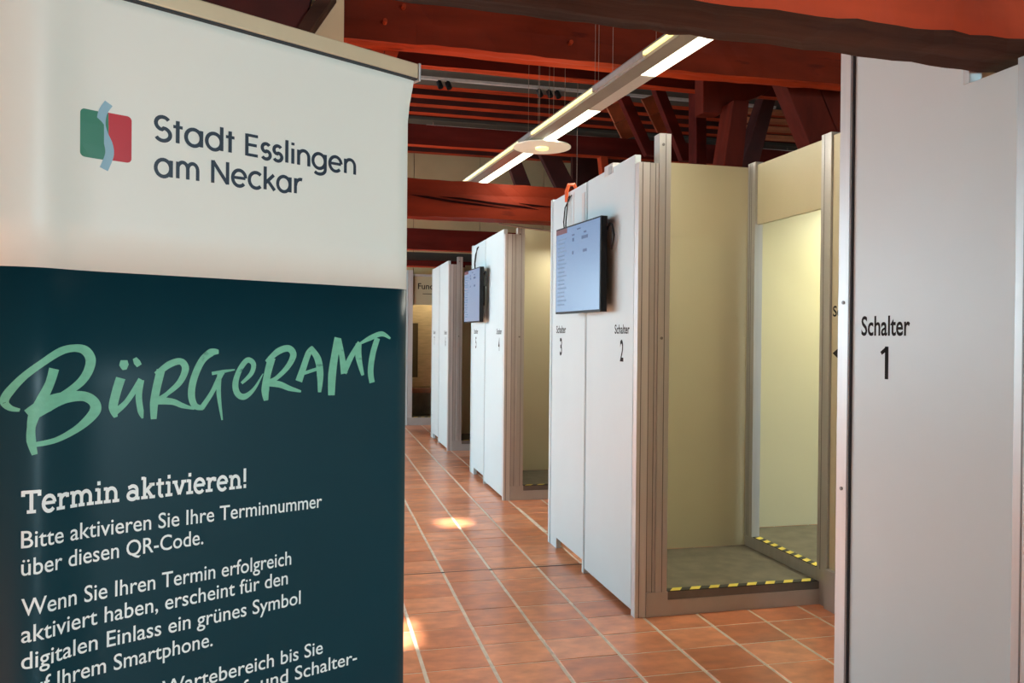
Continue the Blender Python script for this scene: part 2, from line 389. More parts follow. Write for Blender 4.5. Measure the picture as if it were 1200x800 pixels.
# ------------------------------------------------------------------ track lights in the roof
def track(label, y, z, x0, x1, spots):
    t = thing('track_light', label, 'lamp', (x0, y, z))
    box('rail', M['alu_light'], t, x0, x1, y-.02, y+.02, z-.03, z)
    for x in (x0+.1, (x0+x1)/2, x1-.1):
        bm = bmesh.new(); bm_tube(bm, [(x, y, z), (x, y, 4.481)], .005, 5); obj('rail_rod', bm, M['wire'], t)
    for x in spots:
        bm = bmesh.new(); bm_tube(bm, [(x, y, z-.03), (x, y, z-.06)], .012); bm_tube(bm, [(x, y, z-.05), (x+.02, y-.03, z-.12)], .032, 12)
        obj('spotlight', bm, M['black'], t)
track('track light rail with black spots in the nearer grey roof recess', 9.12, 4.44, 1.0, 5.6, (1.32, 1.42, 2.5, 2.62, 2.72))
track('track light rail in the farther grey roof recess, just above a dark beam', 11.2, 4.44, 1.45, 7.2, (2.3, 2.42, 2.54))

# ------------------------------------------------------------------ long fluorescent fixture
M['body'] = mat('grey_lamp_body', (.27, .25, .23), .45, .3)
lf = thing('pendant_light', 'long slim fluorescent fixture hanging above the corridor', 'lamp', (1.6, 5.7, 3.0))
A0, A1 = Vector((1.86, 3.0, 3.0)), Vector((1.475, 7.9, 3.0))
dirv = (A1-A0).normalized(); nrm = Vector((-dirv.y, dirv.x, 0)); LEN = (A1-A0).length
def seg(name, m, s0, s1, o0, o1, z0, z1, parent=lf):
    bm = bmesh.new(); a = A0+dirv*s0; b = A0+dirv*s1
    bm_prism(bm, [(a+nrm*o0)+Vector((0, 0, z0)), (a+nrm*o1)+Vector((0, 0, z0)), (b+nrm*o1)+Vector((0, 0, z0)), (b+nrm*o0)+Vector((0, 0, z0))], (0, 0, z1-z0))
    return obj(name, bm, m, parent)
# nrm points to -X (left).  body, then lamps right and left
seg('housing', M['body'], 0, LEN, -.025, .075, .0, .06)
def s_at(y): return (y-A0.y)/dirv.y
for ya, yb in ((3.0, 4.30), (5.05, 5.92), (6.2, 7.9)): seg('fluorescent_diffuser', M['tube'], s_at(ya), s_at(yb), -.115, -.025, .0, .05)
for ya, yb in ((4.30, 5.05), (5.92, 6.2)): seg('end_housing', M['alu_light'], s_at(ya), s_at(yb), -.115, -.025, .0, .055)
for ya, yb in ((3.0, 4.05), (4.72, 5.85), (6.15, 7.9)): seg('light_slot', M['tube_edge'], s_at(ya), s_at(yb), .075, .093, .02, .036)
for ya, yb in ((4.05, 4.72), (5.85, 6.15)): seg('side_rail', M['alu'], s_at(ya), s_at(yb), .075, .093, .01, .04)
bm = bmesh.new(); bm_disc(bm, (1.69, 6.05, 2.975), .225, .008); dk = obj('glass_disc', bm, M['disc'], lf)
bm = bmesh.new(); bm_disc(bm, (1.69, 6.05, 2.960), .05, .02, 20); obj('lamp_cap', bm, M['tube_edge'], lf)
for (y, o) in ((4.75, -.06), (4.75, .06), (4.83, .0), (5.55, -.06), (5.55, .06), (5.75, -.05), (5.75, .07), (6.0, -.03), (6.0, .06)):
    p = A0+dirv*s_at(y)+nrm*o; bm = bmesh.new(); bm_tube(bm, [p+Vector((0, 0, .05)), (p.x, p.y, 4.99)], .0015, 4); obj('suspension_wire', bm, M['wire'], lf)
p = A0+dirv*s_at(3.98)+nrm*.05; bm = bmesh.new(); bm_tube(bm, [p+Vector((0, 0, .05)), (p.x, p.y, 4.99)], .0015, 4); obj('suspension_wire', bm, M['wire'], lf)
ll = bpy.data.lights.new('fluorescent_light', 'AREA'); ll.shape = 'RECTANGLE'; ll.size = .1; ll.size_y = 4.6; ll.energy = 48; ll.color = (1, .97, .84)
lo = bpy.data.objects.new('fluorescent_light', ll); COL.objects.link(lo); lo.location = (A0+A1)/2+Vector((.07, 0, -.02)); lo.rotation_euler = (0, 0, math.atan2(dirv.y, dirv.x)-PI/2)

# ------------------------------------------------------------------ lettering
def font_text(body, bold=0.0):
    c = bpy.data.curves.new('t', 'FONT'); c.body = body; c.size = 1; c.offset = bold; c.resolution_u = 4
    o = bpy.data.objects.new('t', c); COL.objects.link(o)
    dg = bpy.context.evaluated_depsgraph_get(); dg.update()
    me = bpy.data.meshes.new_from_object(o.evaluated_get(dg)); vs = [v.co.copy() for v in me.vertices]; fs = [tuple(p.vertices) for p in me.polygons]
    bpy.data.objects.remove(o); bpy.data.curves.remove(c); bpy.data.meshes.remove(me)
    return [(v.x, v.y) for v in vs], fs
CAPH = .70
def fit(vs, u0, u1, base, cap, vcap=None):
    """scale text verts so that it spans u0..u1 and its capitals are cap high"""
    xa, xb = min(v[0] for v in vs), max(v[0] for v in vs)
    k = (u1-u0)/(xb-xa); h = cap/(vcap or .665)
    return [(u0+(x-xa)*k, base+y*h) for x, y in vs]
def text_obj(name, vs, fs, place, m, parent, label=None):
    me = bpy.data.meshes.new(name); off = root_off(parent)
    me.from_pydata([place(*v)-off for v in vs], [], fs); me.materials.append(m)
    o = bpy.data.objects.new(name, me); COL.objects.link(o); o.parent = parent
    if label: o['label'] = label
    return o
def text_parts(name, parts, place, m, parent, step=.00018, cyc=4):
    """overlapping strokes, each laid a hair above the one before"""
    V, F = [], []; off = root_off(parent)
    for i, (vs, fs) in enumerate(parts):
        o = len(V); V += [place(u, v, (i % cyc)*step)-off for u, v in vs]; F += [tuple(k+o for k in f) for f in fs]
    me = bpy.data.meshes.new(name); me.from_pydata(V, [], F); me.materials.append(m)
    ob = bpy.data.objects.new(name, me); COL.objects.link(ob); ob.parent = parent; return ob
def ribbon(pts, ws, sub=6):
    """smooth stroke through pts with widths ws -> verts, faces"""
    P = [Vector(p) for p in pts]; n = len(P); L = []
    for i in range(n-1):
        p0, p1, p2, p3 = P[max(i-1, 0)], P[i], P[i+1], P[min(i+2, n-1)]
        for k in range(sub):
            t = k/sub
            q = .5*((2*p1)+(p2-p0)*t+(2*p0-5*p1+4*p2-p3)*t*t+(3*p1-p0-3*p2+p3)*t**3)
            L.append((q, ws[i]*(1-t)+ws[i+1]*t))
    L.append((P[-1], ws[-1])); vs = []; fs = []
    for i, (q, w_) in enumerate(L):
        t = (L[min(i+1, len(L)-1)][0]-L[max(i-1, 0)][0]).normalized(); nn = Vector((-t.y, t.x))
        vs += [tuple(q+nn*w_/2), tuple(q-nn*w_/2)]
        if i: a = 2*i; fs.append((a-2, a-1, a+1, a))
    return vs, fs
def merge(parts):
    vs, fs = [], []
    for v, f in parts:
        o = len(vs); vs += v; fs += [tuple(i+o for i in q) for q in f]
    return vs, fs
def arc(cx, cy_, rx, ry, a0, a1, n=14): return [(cx+rx*math.cos(math.radians(a0+(a1-a0)*k/n)), cy_+ry*math.sin(math.radians(a0+(a1-a0)*k/n))) for k in range(n+1)]
# geometric sans strokes: (advance, list of polylines); cap .70, x-height .50
def S_(w_, h, x0=.03):
    r = h*.27; return arc(x0+w_/2, h-r, w_/2*.92, r, 35, 180, 10)+arc(x0+w_/2, h-r, w_/2*.92, r, 180, 262, 6)[1:]+arc(x0+w_/2, r, w_/2, r, 82, 0, 6)+arc(x0+w_/2, r, w_/2, r, 0, -150, 10)[1:]
SANS = {
 'S': (.50, [S_(.42, .70)]), 's': (.38, [S_(.28, .49, .04)]),
 't': (.33, [[(.15, .66), (.15, 0)], [(.02, .48), (.29, .48)]]),
 'a': (.60, [arc(.27, .25, .225, .25, 0, 360, 24), [(.50, .50), (.50, 0)]]),
 'd': (.60, [arc(.27, .25, .225, .25, 0, 360, 24), [(.50, .74), (.50, 0)]]),
 'E': (.52, [[(.08, .70), (.08, 0)], [(.08, .66), (.44, .66)], [(.08, .36), (.40, .36)], [(.08, .04), (.44, .04)]]),
 'l': (.20, [[(.10, .74), (.10, 0)]]), 'i': (.20, [[(.10, .50), (.10, 0)], [(.10, .70), (.10, .61)]]),
 'n': (.55, [[(.09, .50), (.09, 0)], [(.09, .26)]+arc(.27, .28, .185, .215, 170, 0, 12)+[(.455, 0)]]),
 'm': (.82, [[(.09, .50), (.09, 0)], [(.09, .28)]+arc(.24, .30, .155, .195, 170, 0, 12)+[(.395, 0)], [(.395, .28)]+arc(.55, .30, .155, .195, 170, 0, 12)+[(.705, 0)]]),
 'g': (.60, [arc(.27, .25, .225, .25, 0, 360, 24), [(.50, .50), (.50, .0)]+arc(.28, -.02, .22, .17, 0, -140, 10)]),
 'e': (.55, [[(.05, .26), (.48, .26)], arc(.27, .25, .22, .25, 4, 318, 22)]),
 'N': (.68, [[(.09, 0), (.09, .70)], [(.09, .68), (.57, .02)], [(.57, 0), (.57, .70)]]),
 'c': (.50, [arc(.28, .25, .23, .25, 45, 315, 20)]),
 'k': (.48, [[(.09, .74), (.09, 0)], [(.11, .22), (.40, .50)], [(.20, .28), (.43, 0)]]),
 'r': (.34, [[(.09, .50), (.09, 0)], [(.09, .26)]+arc(.29, .27, .19, .21, 175, 75, 8)]),
 ' ': (.25, [])}
# slab serif
def foot(x, y=.045, w_=.30): return [(x-w_/2, y), (x+w_/2, y)]
SLAB = {
 'T': (.66, [[(.32, .68), (.32, 0)], [(.03, .655), (.61, .655)], foot(.32), [(.05, .70), (.05, .52)], [(.59, .70), (.59, .52)]]),
 'e': (.56, [[(.06, .27), (.50, .27)], arc(.28, .25, .21, .24, 4, 320, 20)]),
 'r': (.50, [[(.16, .50), (.16, 0)], [(.16, .24)]+arc(.35, .25, .19, .21, 170, 70, 8), foot(.16, .04, .32), [(.03, .465), (.17, .465)], [(.42, .50), (.42, .36)]]),
 'm': (.98, [[(.16, .50), (.16, 0)], [(.16, .28)]+arc(.32, .29, .16, .18, 170, 0, 10)+[(.48, 0)], [(.48, .28)]+arc(.65, .29, .17, .18, 170, 0, 10)+[(.82, 0)], foot(.17, .04, .27), foot(.48, .04, .24), foot(.82, .04, .27), [(.03, .465), (.17, .465)]]),
 'i': (.33, [[(.17, .50), (.17, 0)], foot(.17, .04, .30), [(.03, .465), (.17, .465)], [(.17, .74), (.17, .61)]]),
 'n': (.66, [[(.16, .50), (.16, 0)], [(.16, .26)]+arc(.33, .28, .175, .19, 170, 0, 10)+[(.505, 0)], foot(.17, .04, .27), foot(.505, .04, .27), [(.03, .465), (.17, .465)]]),
 'a': (.58, [arc(.25, .15, .18, .13, 0, 360, 18), [(.08, .42)]+arc(.26, .33, .17, .14, 130, 0, 10)+[(.43, .0)], [(.43, .04), (.54, .04)]]),
 'k': (.62, [[(.16, .73), (.16, 0)], [(.18, .22), (.45, .46)], [(.27, .30), (.48, .02)], foot(.16, .04, .27), foot(.48, .04, .24), [(.36, .465), (.58, .465)], [(.03, .70), (.17, .70)]]),
 't': (.40, [[(.17, .64), (.17, .16)]+arc(.27, .14, .10, .11, 180, 300, 6), [(.03, .465), (.35, .465)]]),
 'v': (.58, [[(.10, .48), (.29, .02)], [(.48, .48), (.29, .02)], foot(.10, .465, .22), foot(.48, .465, .22)]),
 '!': (.26, [[(.13, .72), (.13, .22)], [(.13, .13), (.13, -.01)]]),
 ' ': (.26, [])}
def stroke_text(s, G, wd, track_=0):
    parts = []; x = 0
    for ch in s:
        adv, ls = G[ch]
        for l in ls:
            w_ = wd if len(l) != 2 or abs(l[0][1]-l[1][1]) > .01 else wd*.85
            parts.append(ribbon([(x+a, b) for a, b in l], [w_]*len(l), 1 if len(l) != 2 else 1))
        x += adv+track_
    return parts
ONE = merge([ribbon([(.22, .70), (.22, 0)], [.10, .10], 1), ribbon([(.22, .66), (.06, .55)], [.09, .08], 1)])

# ------------------------------------------------------------------ booths
LX = 1.66            # corridor face of the booths
RX = 2.79            # inner side wall
def sign_place(x): return lambda u, v: Vector((x, -u, v))       # u runs towards the viewer's right (-Y)
def sign(panel, x, yc, ztop, num, word='Schalter', ww=.225, cap=.048, dig=.112, wy=None):
    vs, fs = font_text(word, .018)
    text_obj('lettering', fit(vs, -(yc+ww/2), -(yc-ww/2), ztop-cap, cap), fs, sign_place(x), M['ink'], panel)
    if num:
        if num == '1': vs, fs = ONE; wd = .036
        else: vs, fs = font_text(num, .02); wd = .052*len(num)
        text_obj('lettering', fit(vs, -(yc+wd/2), -(yc-wd/2), ztop-.09-dig, dig, .70 if num == '1' else None), fs, sign_place(x), M['ink'], panel)
def hazard(name, parent, axis, a0, a1, b0, b1, z, n, shade=.004):
    bm = bmesh.new()
    if axis == 'x': bm_box(bm, a0, a1, b0, b1, z, z+shade)
    else: bm_box(bm, b0, b1, a0, a1, z, z+shade)
    st = (a1-a0)/n
    for k in range(n):
        u = a0+st*k+.1*st; p = [(u, b0), (u+st*.5, b0), (u+st*.8, b1), (u+st*.3, b1)]
        if axis == 'x': bm_prism(bm, [(x, y, z+shade) for x, y in p], (0, 0, .0012), 1)
        else: bm_prism(bm, [(y, x, z+shade) for x, y in p], (0, 0, .0012), 1)
    return obj(name, bm, [M['tape_k'], M['tape_y']], parent)
def post(parent, x0, x1, y0, y1, z0, z1, grooves=(), m='alu', gface='y', name='corner_post'):
    bm = bmesh.new(); bm_box(bm, x0, x1, y0, y1, z0, z1)
    for g in grooves:
        if gface == 'y': bm_box(bm, g-.0022, g+.0022, y0-.001, y0+.004, z0, z1-.002, 1)
        else: bm_box(bm, x0-.001, x0+.004, g-.0022, g+.0022, z0, z1-.002, 1)
    return obj(name, bm, [M[m], M['alu_dark']], parent)
def booth(label, Y0, Y1, Y2, near, far, group=None, detail=True, farfirst=.27, ptop=2.60, room=True):
    t = thing('service_booth', label, 'booth', (LX, Y0, 0))
    # corridor panels
    bm = bmesh.new()
    bm_box(bm, LX, LX+.035, Y0+.004, Y1-.018, .03, 2.49)
    pn = obj('wall_panel', bm, M['white'], t, bevel=.002)
    pf = box('wall_panel', M['white'], t, LX, LX+.035, Y1+.018, Y2-.05, .075, 2.49, bevel=.002)
    box('panel_foot', M['white'], t, LX+.001, LX+.034, Y2-.20, Y2-.051, .0, .0745)
    post(t, LX-.004, LX+.04, Y1-.0175, Y1+.0175, 0, 2.485, (Y1-.006,), 'white', 'x', 'joint_profile')
    post(t, LX-.003, LX+.04, Y2-.05, Y2, 0, 2.50, (Y2-.04,), 'white', 'x', 'end_post')
    sign(pn, LX-.0004, Y0+.17, 1.572, near); sign(pf, LX-.0004, Y2-farfirst, 1.578, far)
    # front corner stack
    post(t, LX+.002, LX+.064, Y0-.05, Y0+.003, 0, 2.44, (LX+.024,), 'alu_light')
    post(t, LX+.064, LX+.118, Y0-.045, Y0+.003, .0, 2.44, (LX+.068, LX+.10), 'sill', name='filler_strip')
    post(t, LX+.118, LX+.185, Y0-.052, Y0+.02, .13, ptop, (LX+.155,))
    bm = bmesh.new(); bm_tube(bm, [(LX+.14, Y0-.055, 1.50), (LX+.14, Y0-.050, 1.50)], .008, 10); obj('screw', bm, M['alu_dark'], t)
    bm = bmesh.new(); bm_tube(bm, [(LX+.14, Y0-.055, ptop-.06), (LX+.14, Y0-.050, ptop-.06)], .008, 10); obj('screw', bm, M['alu_dark'], t)
    # sill, platform, tape
    bm = bmesh.new(); bm_box(bm, LX+.066, RX, Y0-.055, Y0-.002, 0, .085); bm_box(bm, LX+.066, LX+.19, Y0-.0555, Y0-.002, .085, .13)
    obj('sill', bm, M['sill'], t)
    box('sill_edge', M['alu_dark'], t, LX+.192, RX, Y0-.05, Y0-.002, .0855, .128)
    box('platform', M['platform'], t, LX+.036, RX, Y0-.001, Y1-.03, .03, .128)
    hazard('hazard_tape', t, 'x', LX+.195, RX-.02, Y0-.05, Y0-.005, .1285, 8)
    # divider wall and side wall
    DT = 2.64 if room else 2.61 if Y0 < 8 else 2.50
    DS = .52 if room else .36
    box('divider_panel', M['cream'], t, LX+.05, LX+DS, Y1-.028, Y1+.0, .129, 2.47)
    box('divider_panel', M['cream'], t, LX+DS+.001, RX, Y1-.028, Y1+.0, .129, DT)
    post(t, RX-.012, RX+.045, Y1-.12, Y1-.029, .2, DT+.02, (Y1-.055, Y1-.075), 'alu', 'x', 'door_post')
    box('side_panel', M['cream'], t, RX, RX+.03, Y1+.002, Y2, .0, DT)
    box('header_panel', M['cream'], t, RX+.004, RX+.032, Y0-.03, Y1-.122, 2.25, DT)
    post(t, RX-.012, RX+.045, Y0-.12, Y0-.031, .2, DT+.02, (Y0-.06,), 'alu', 'x', 'door_post')
    box('threshold', M['alu'], t, RX-.01, RX+.05, Y0-.12, Y1-.029, .0, .199)
    hazard('hazard_tape', t, 'y', Y0-.02, Y1-.13, RX-.008, RX+.04, .2, 8)
    # room behind the side doorway
    if not room: return t, pn, pf
    box('platform', M['platform'], t, RX+.052, RX+1.5, Y0-1.2, Y1+.12, .05, .198)
    box('divider_panel', M['cream'], t, RX+.052, RX+1.5, Y1+.13, Y1+.16, .198, 2.64)
    box('door_leaf', M['cream'], t, RX+.036, RX+.06, Y1-.025, Y1+.125, .21, 2.3)
    box('side_panel', M['cream'], t, RX+1.5, RX+1.53, Y0-1.2, Y1+.16, .05, 2.64)
    return t, pn, pf
b1_, pn, pf = booth('white partition booth with counters 2 and 3, large monitor on its corridor side', 4.07, 4.87, 5.67, '2', '3')
bm = bmesh.new(); bm_box(bm, LX-.004, LX+.04, 4.40, 4.54, 2.455, 2.515); bm_box(bm, LX-.006, LX+.0, 4.42, 4.47, 2.455, 2.50, 1)
obj('notch_bracket', bm, [M['alu_light'], M['alu']], b1_)
bm = bmesh.new(); bm_box(bm, LX-.003, LX, 4.905, 4.96, 2.05, 2.43); bm_box(bm, LX-.0025, LX, 5.13, 5.145, 2.05, 2.47)
obj('cover_strip', bm, M['alu_light'], b1_)
booth('white partition booth with counters 4 and 5, behind the booth with the large monitor', 7.21, 8.03, 8.78, '4', '5', ptop=2.50, room=False)
booth('farthest white partition booth on the right side of the corridor', 10.46, 11.2, 11.95, '6', '7', ptop=2.54, room=False)
bm = bmesh.new(); bm_prism(bm, [at(*p, 9.0) for p in ((704, 183), (712, 183), (716, 225), (708, 225))], (0, .12, 0))
tag(obj('top_strut', bm, M['red']), 'short red timber stub rising behind the notch of booth 2', 'post')
cl2 = thing('ceiling_lamp', 'slim white ceiling lamp hanging over the inner counter room', 'lamp', (3.9, 4.45, 2.5))
box('lamp_housing', M['white'], cl2, 3.82, 3.98, 4.1, 4.8, 2.5, 2.55)
for y in (4.2, 4.7):
    bm = bmesh.new(); bm_tube(bm, [(3.9, y, 2.55), (3.9, y, 4.99)], .003, 5); obj('suspension_wire', bm, M['wire'], cl2)
l2 = bpy.data.lights.new('ceiling_lamp_light', 'AREA'); l2.shape = 'RECTANGLE'; l2.size = .14; l2.size_y = .65; l2.energy = 34; l2.color = (.97, 1, .74)
o = bpy.data.objects.new('ceiling_lamp_light', l2); COL.objects.link(o); o.location = (3.9, 4.45, 2.49)
cl3 = thing('ceiling_lamp', 'small added lamp, out of view, brightening the booth of counter 4', 'lamp', (2.5, 7.65, 2.42))  # lamp added out of sight to brighten this booth's interior
box('lamp_housing', M['white'], cl3, 2.3, 2.7, 7.6, 7.7, 2.42, 2.45)
bm = bmesh.new(); bm_tube(bm, [(2.5, 7.65, 2.45), (2.5, 7.65, 4.99)], .003, 5); obj('suspension_wire', bm, M['wire'], cl3)
l4 = bpy.data.lights.new('ceiling_lamp_light', 'AREA'); l4.shape = 'RECTANGLE'; l4.size = .38; l4.size_y = .08; l4.energy = 7; l4.color = (1, .97, .8)
o = bpy.data.objects.new('ceiling_lamp_light', l4); COL.objects.link(o); o.location = (2.5, 7.65, 2.41)

# right booth (counter 1)
t1 = thing('service_booth', 'nearest grey-white booth panel at right, lettered Schalter 1', 'booth', (LX, 1.62, 0))
bm = bmesh.new()
bm_prism(bm, [(LX, 1.62, .02), (LX, 2.24, .02), (LX, 2.24, 2.55), (LX, 1.775, 2.55), (LX, 1.775, 2.178), (LX, 1.62, 2.178)], (.035, 0, 0))
p1 = obj('wall_panel', bm, M['white'], t1, bevel=.002)
box('notch_profile', M['alu'], t1, LX-.003, LX+.038, 1.7755, 1.795, 2.178, 2.24)
post(t1, LX-.010, LX+.045, 2.243, 2.30, 0, 2.55, (2.247,), 'alu_light', 'x')
bm = bmesh.new(); bm_box(bm, LX-.008, LX+.001, 2.2385, 2.2435, 0, 2.55); obj('gasket', bm, M['groove'], t1)
for z in (1.02, 1.62):
    bm = bmesh.new(); bm_tube(bm, [(LX-.009, 2.272, z), (LX-.014, 2.272, z)], .006, 10); obj('screw', bm, M['alu_dark'], t1)
post(t1, LX-.006, LX+.045, 1.55, 1.62, 0, 2.19, (1.595, 1.57), 'alu', 'x')
box('wall_panel', M['white'], t1, LX, LX+.035, .72, 1.55, .02, 2.178, bevel=.002)
box('return_panel', M['cream'], t1, LX+.047, RX-.03, 2.262, 2.298, .02, 2.62)
sign(p1, LX-.0004, 2.09, 1.571, '1', ww=.213, cap=.056, dig=.098)
# inner passage wall with its stepped base
t2 = thing('partition_wall', 'beige partition wall lettered Schalter 2 with an arrow, seen beside counter 1', 'partition', (RX, 2.4, 0))
pw = box('wall_panel', M['cream'], t2, RX, RX+.03, 2.32, 3.945, .22, 2.64)
box('base_panel', M['sill'], t2, RX-.03, RX+.03, 2.32, 3.945, 0, .22)
sign(pw, RX-.0004, 3.80, 1.685, '2', ww=.27, cap=.055)
bm = bmesh.new()
bm_prism(bm, [(RX-.001, y, z) for y, z in ((3.932, 1.425), (3.872, 1.460), (3.872, 1.435), (3.72, 1.435), (3.72, 1.415), (3.872, 1.415), (3.872, 1.390))], (-.001, 0, 0))
obj('arrow_sign', bm, M['ink'], pw)

# end booth with its window wall
t3 = thing('service_booth', 'end booth facing down the corridor with lettered header and striped threshold', 'booth', (1.5, 13.5, 0))
box('wall_panel', M['white'], t3, 1.40, 1.435, 13.58, 14.5, 0, 2.60)
post(t3, 1.40, 1.47, 13.50, 13.57, 0, 2.60, (), 'white'); post(t3, 1.475, 1.55, 13.50, 13.57, .13, 2.60, (), 'alu_light')
hp = box('header_panel', M['cream'], t3, 1.555, 3.6, 13.55, 13.58, 2.02, 2.50)
box('top_profile', M['alu_light'], t3, 1.555, 3.6, 13.54, 13.59, 2.501, 2.54)
vs, fs = font_text('Fundbüro', .012)
text_obj('lettering', fit(vs, 1.64, 2.18, 2.29, .095), fs, lambda u, v: Vector((u, 13.548, v)), M['ink'], hp)
bm = bmesh.new(); bm_box(bm, 1.72, 2.1, 13.546, 13.55, 2.205, 2.215); obj('underline', bm, M['ink'], hp)
box('sill', M['sill'], t3, 1.475, 3.6, 13.50, 13.57, 0, .129)
hazard('hazard_tape', t3, 'x', 1.56, 3.5, 13.50, 13.57, .129, 16)
box('platform', M['platform'], t3, 1.47, 3.6, 13.575, 14.4, .02, .128)
bm = bmesh.new(); bm_box(bm, 1.56, 3.6, 14.0, 14.03, .62, 2.30); obj('door_panel', bm, M['wood'], t3)
bm = bmesh.new(); bm_box(bm, 1.5, 1.70, 13.985, 13.999, .78, 1.72, 0); obj('door_window', bm, M['glass_brown'], t3)
bm = bmesh.new(); bm_box(bm, 1.70, 1.73, 13.98, 14.0, .75, 1.75); bm_box(bm, 1.5, 1.73, 13.98, 14.0, 1.72, 1.75); bm_box(bm, 1.5, 1.73, 13.98, 14.0, .75, .78); obj('window_frame', bm, M['wood'], t3)
box('bench_top', M['brown'], t3, 1.5, 3.6, 13.8, 14.03, .52, .60)
box('bench_front', M['platform'], t3, 1.5, 3.6, 13.95, 14.0, .13, .515)

l3 = bpy.data.lights.new('booth_lamp_light', 'AREA'); l3.shape = 'RECTANGLE'; l3.size = 1.0; l3.size_y = .1; l3.energy = 9; l3.color = (1, .93, .72)
o = bpy.data.objects.new('booth_lamp_light', l3); COL.objects.link(o); o.location = (2.2, 13.72, 2.47)
box('booth_lamp', M['alu_light'], t3, 1.6, 2.8, 13.66, 13.78, 2.475, 2.50)
# ------------------------------------------------------------------ monitors
def monitor(label, yc, zc, xn):
    t = thing('wall_monitor', label, 'monitor', (xn, yc, zc))
    ang = math.radians(5.0 if yc < 6 else 2.5); US = .72
    def Pm(u, v, d):                 # u along the screen (viewer's right), d depth behind the glass
        dx, dy = math.sin(ang), -math.cos(ang)
        u = u*US
        return Vector((xn+u*dx+d*math.cos(ang), yc+u*dy+d*math.sin(ang), zc+v))
    def slab(u0, u1, v0, v1, d0, d1, name, m, par):
        bm = bmesh.new(); bm_prism(bm, [Pm(u0, v0, d0), Pm(u1, v0, d0), Pm(u1, v1, d0), Pm(u0, v1, d0)], Pm(0, 0, d1)-Pm(0, 0, d0))
        return obj(name, bm, m, par)
    slab(-.48, .48, -.275, .275, .0, .040, 'housing', M['black'], t)
    slab(-.30, .30, -.22, .22, .0405, .07, 'rear_cover', M['black'], t)
    sc = slab(-.472, .462, -.262, .266, -.0012, -.0002, 'screen', M['screen'], t)
    slab(-.472, -.22, .235, .266, -.0020, -.0013, 'screen_banner', M['screen_red'], sc)
    bm = bmesh.new()
    for k in range(17):
        v = .195-.026*k; bm_prism(bm, [Pm(-.43, v, -.0018), Pm(-.27 if k % 3 else -.23, v, -.0018), Pm(-.27 if k % 3 else -.23, v+.010, -.0018), Pm(-.43, v+.010, -.0018)], (-.0004, 0, 0))
    q = obj('screen_lines', bm, M['screen_dim'], sc); q['kind'] = 'stuff'
    bm = bmesh.new()
    for (u, v, a, b) in ((-.10, .17, .04, .022), (-.11, .205, .06, .01), (.10, .17, .13, .02), (.14, .205, .06, .01), (-.10, .09, .03, .02), (.13, .09, .08, .018), (0, .235, .08, .008)):
        bm_prism(bm, [Pm(u, v, -.0018), Pm(u+a, v, -.0018), Pm(u+a, v+b, -.0018), Pm(u, v+b, -.0018)], (-.0004, 0, 0))
    q = obj('screen_digits', bm, M['screen_dark'], sc); q['kind'] = 'stuff'
    bm = bmesh.new(); a = Pm(0, 0, .0705); bm_box(bm, a.x+.004, LX-.0005, yc-.12, yc+.12, zc-.1, zc+.1); obj('wall_mount', bm, M['black'], t)
    bm = bmesh.new(); c = Pm(.44, .20, .05)
    bm_tube(bm, [c, c+Vector((.0, -.05, .03)), c+Vector((.0, -.085, .02)), c+Vector((0.01, -.09, -.04)), c+Vector((.01, -.05, -.12))], .006, 8); obj('cable', bm, M['black'], t)
    HY = 5.24 if yc < 6 else 8.45
    for k, dy in enumerate((0, .05)):
        bm = bmesh.new(); bm_tube(bm, [(LX-.03, HY-.02+dy*.3, zc+.25), (LX-.035, HY-.04+dy, zc+.36), (LX-.02, HY-.02+dy, zc+.46), (LX-.012, HY-.01-dy, zc+.52), (LX+.05, HY-.01, 2.515)], .0045, 6); obj('power_cable', bm, M['black'], t)
    hb = bmesh.new(); y = HY
    bm_tube(hb, [(LX-.018, y, 2.42), (LX-.02, y, 2.49), (LX-.005, y, 2.535), (LX+.03, y-.01, 2.54), (LX+.055, y, 2.50), (LX+.055, y, 2.42)], .014, 8)
    if yc > 6: hb.free(); return t
    tag(obj('cable_hook', hb, M['hook']), 'orange hook over the panel edge above ' + ('the large near monitor' if yc < 6 else 'the smaller far monitor'), 'hook')
    return t
monitor('black monitor with pale blue screen on the booth of counters 2 and 3', 4.71, 1.925, 1.545)
monitor('smaller-looking black monitor with pale screen on the booth of counters 4 and 5', 8.17, 1.918, 1.545)
# cable run under the cracked beam
bm = bmesh.new(); bm_tube(bm, [(1.55, 6.95, 2.50), (1.8, 6.95, 2.47), (2.05, 6.95, 2.45), (2.3, 6.95, 2.49), (2.6, 6.95, 2.50), (4.3, 6.95, 2.50)], .008, 8)
tag(obj('cable_run', bm, M['wire']), 'thin cable sagging under the cracked red beam', 'cable')

# ------------------------------------------------------------------ roll-up banner
BA = math.radians(29.5); BR = Vector((.217, 1.885, 0)); BD = Vector((math.cos(BA), math.sin(BA), 0)); BN = Vector((math.sin(BA), -math.cos(BA), 0))
def BP(s, z, off=0.0):
    d = .020*math.exp(-((s-.075)/.05)**2)-.010*math.exp(-(s/.02)**2)
    e = 0
    if s > .80: e = -((s-.80)/.05)**2*.022*min(1, max(0, (2.11-z)/.10))
    return BR+BD*(s-.85)+BN*(d+e+off)+Vector((0, 0, z))
bn = thing('roll_up_banner', 'tall roll-up banner, cream above and dark teal below, at the left', 'banner', tuple(BP(.425, 0)))
bm = bmesh.new(); NS = 240
zsb = [.09, .3, .6, .8, 1.0, 1.2, 1.4, 1.608, 1.608, 1.7, 1.85, 2.0, 2.04, 2.08, 2.112]
rows = []
for z in zsb:
    shrink = .010*min(1, max(0, (2.10-z)/.08))
    rows.append([bm.verts.new(BP(.85*k/NS*(1-shrink/.85), z)) for k in range(NS+1)])
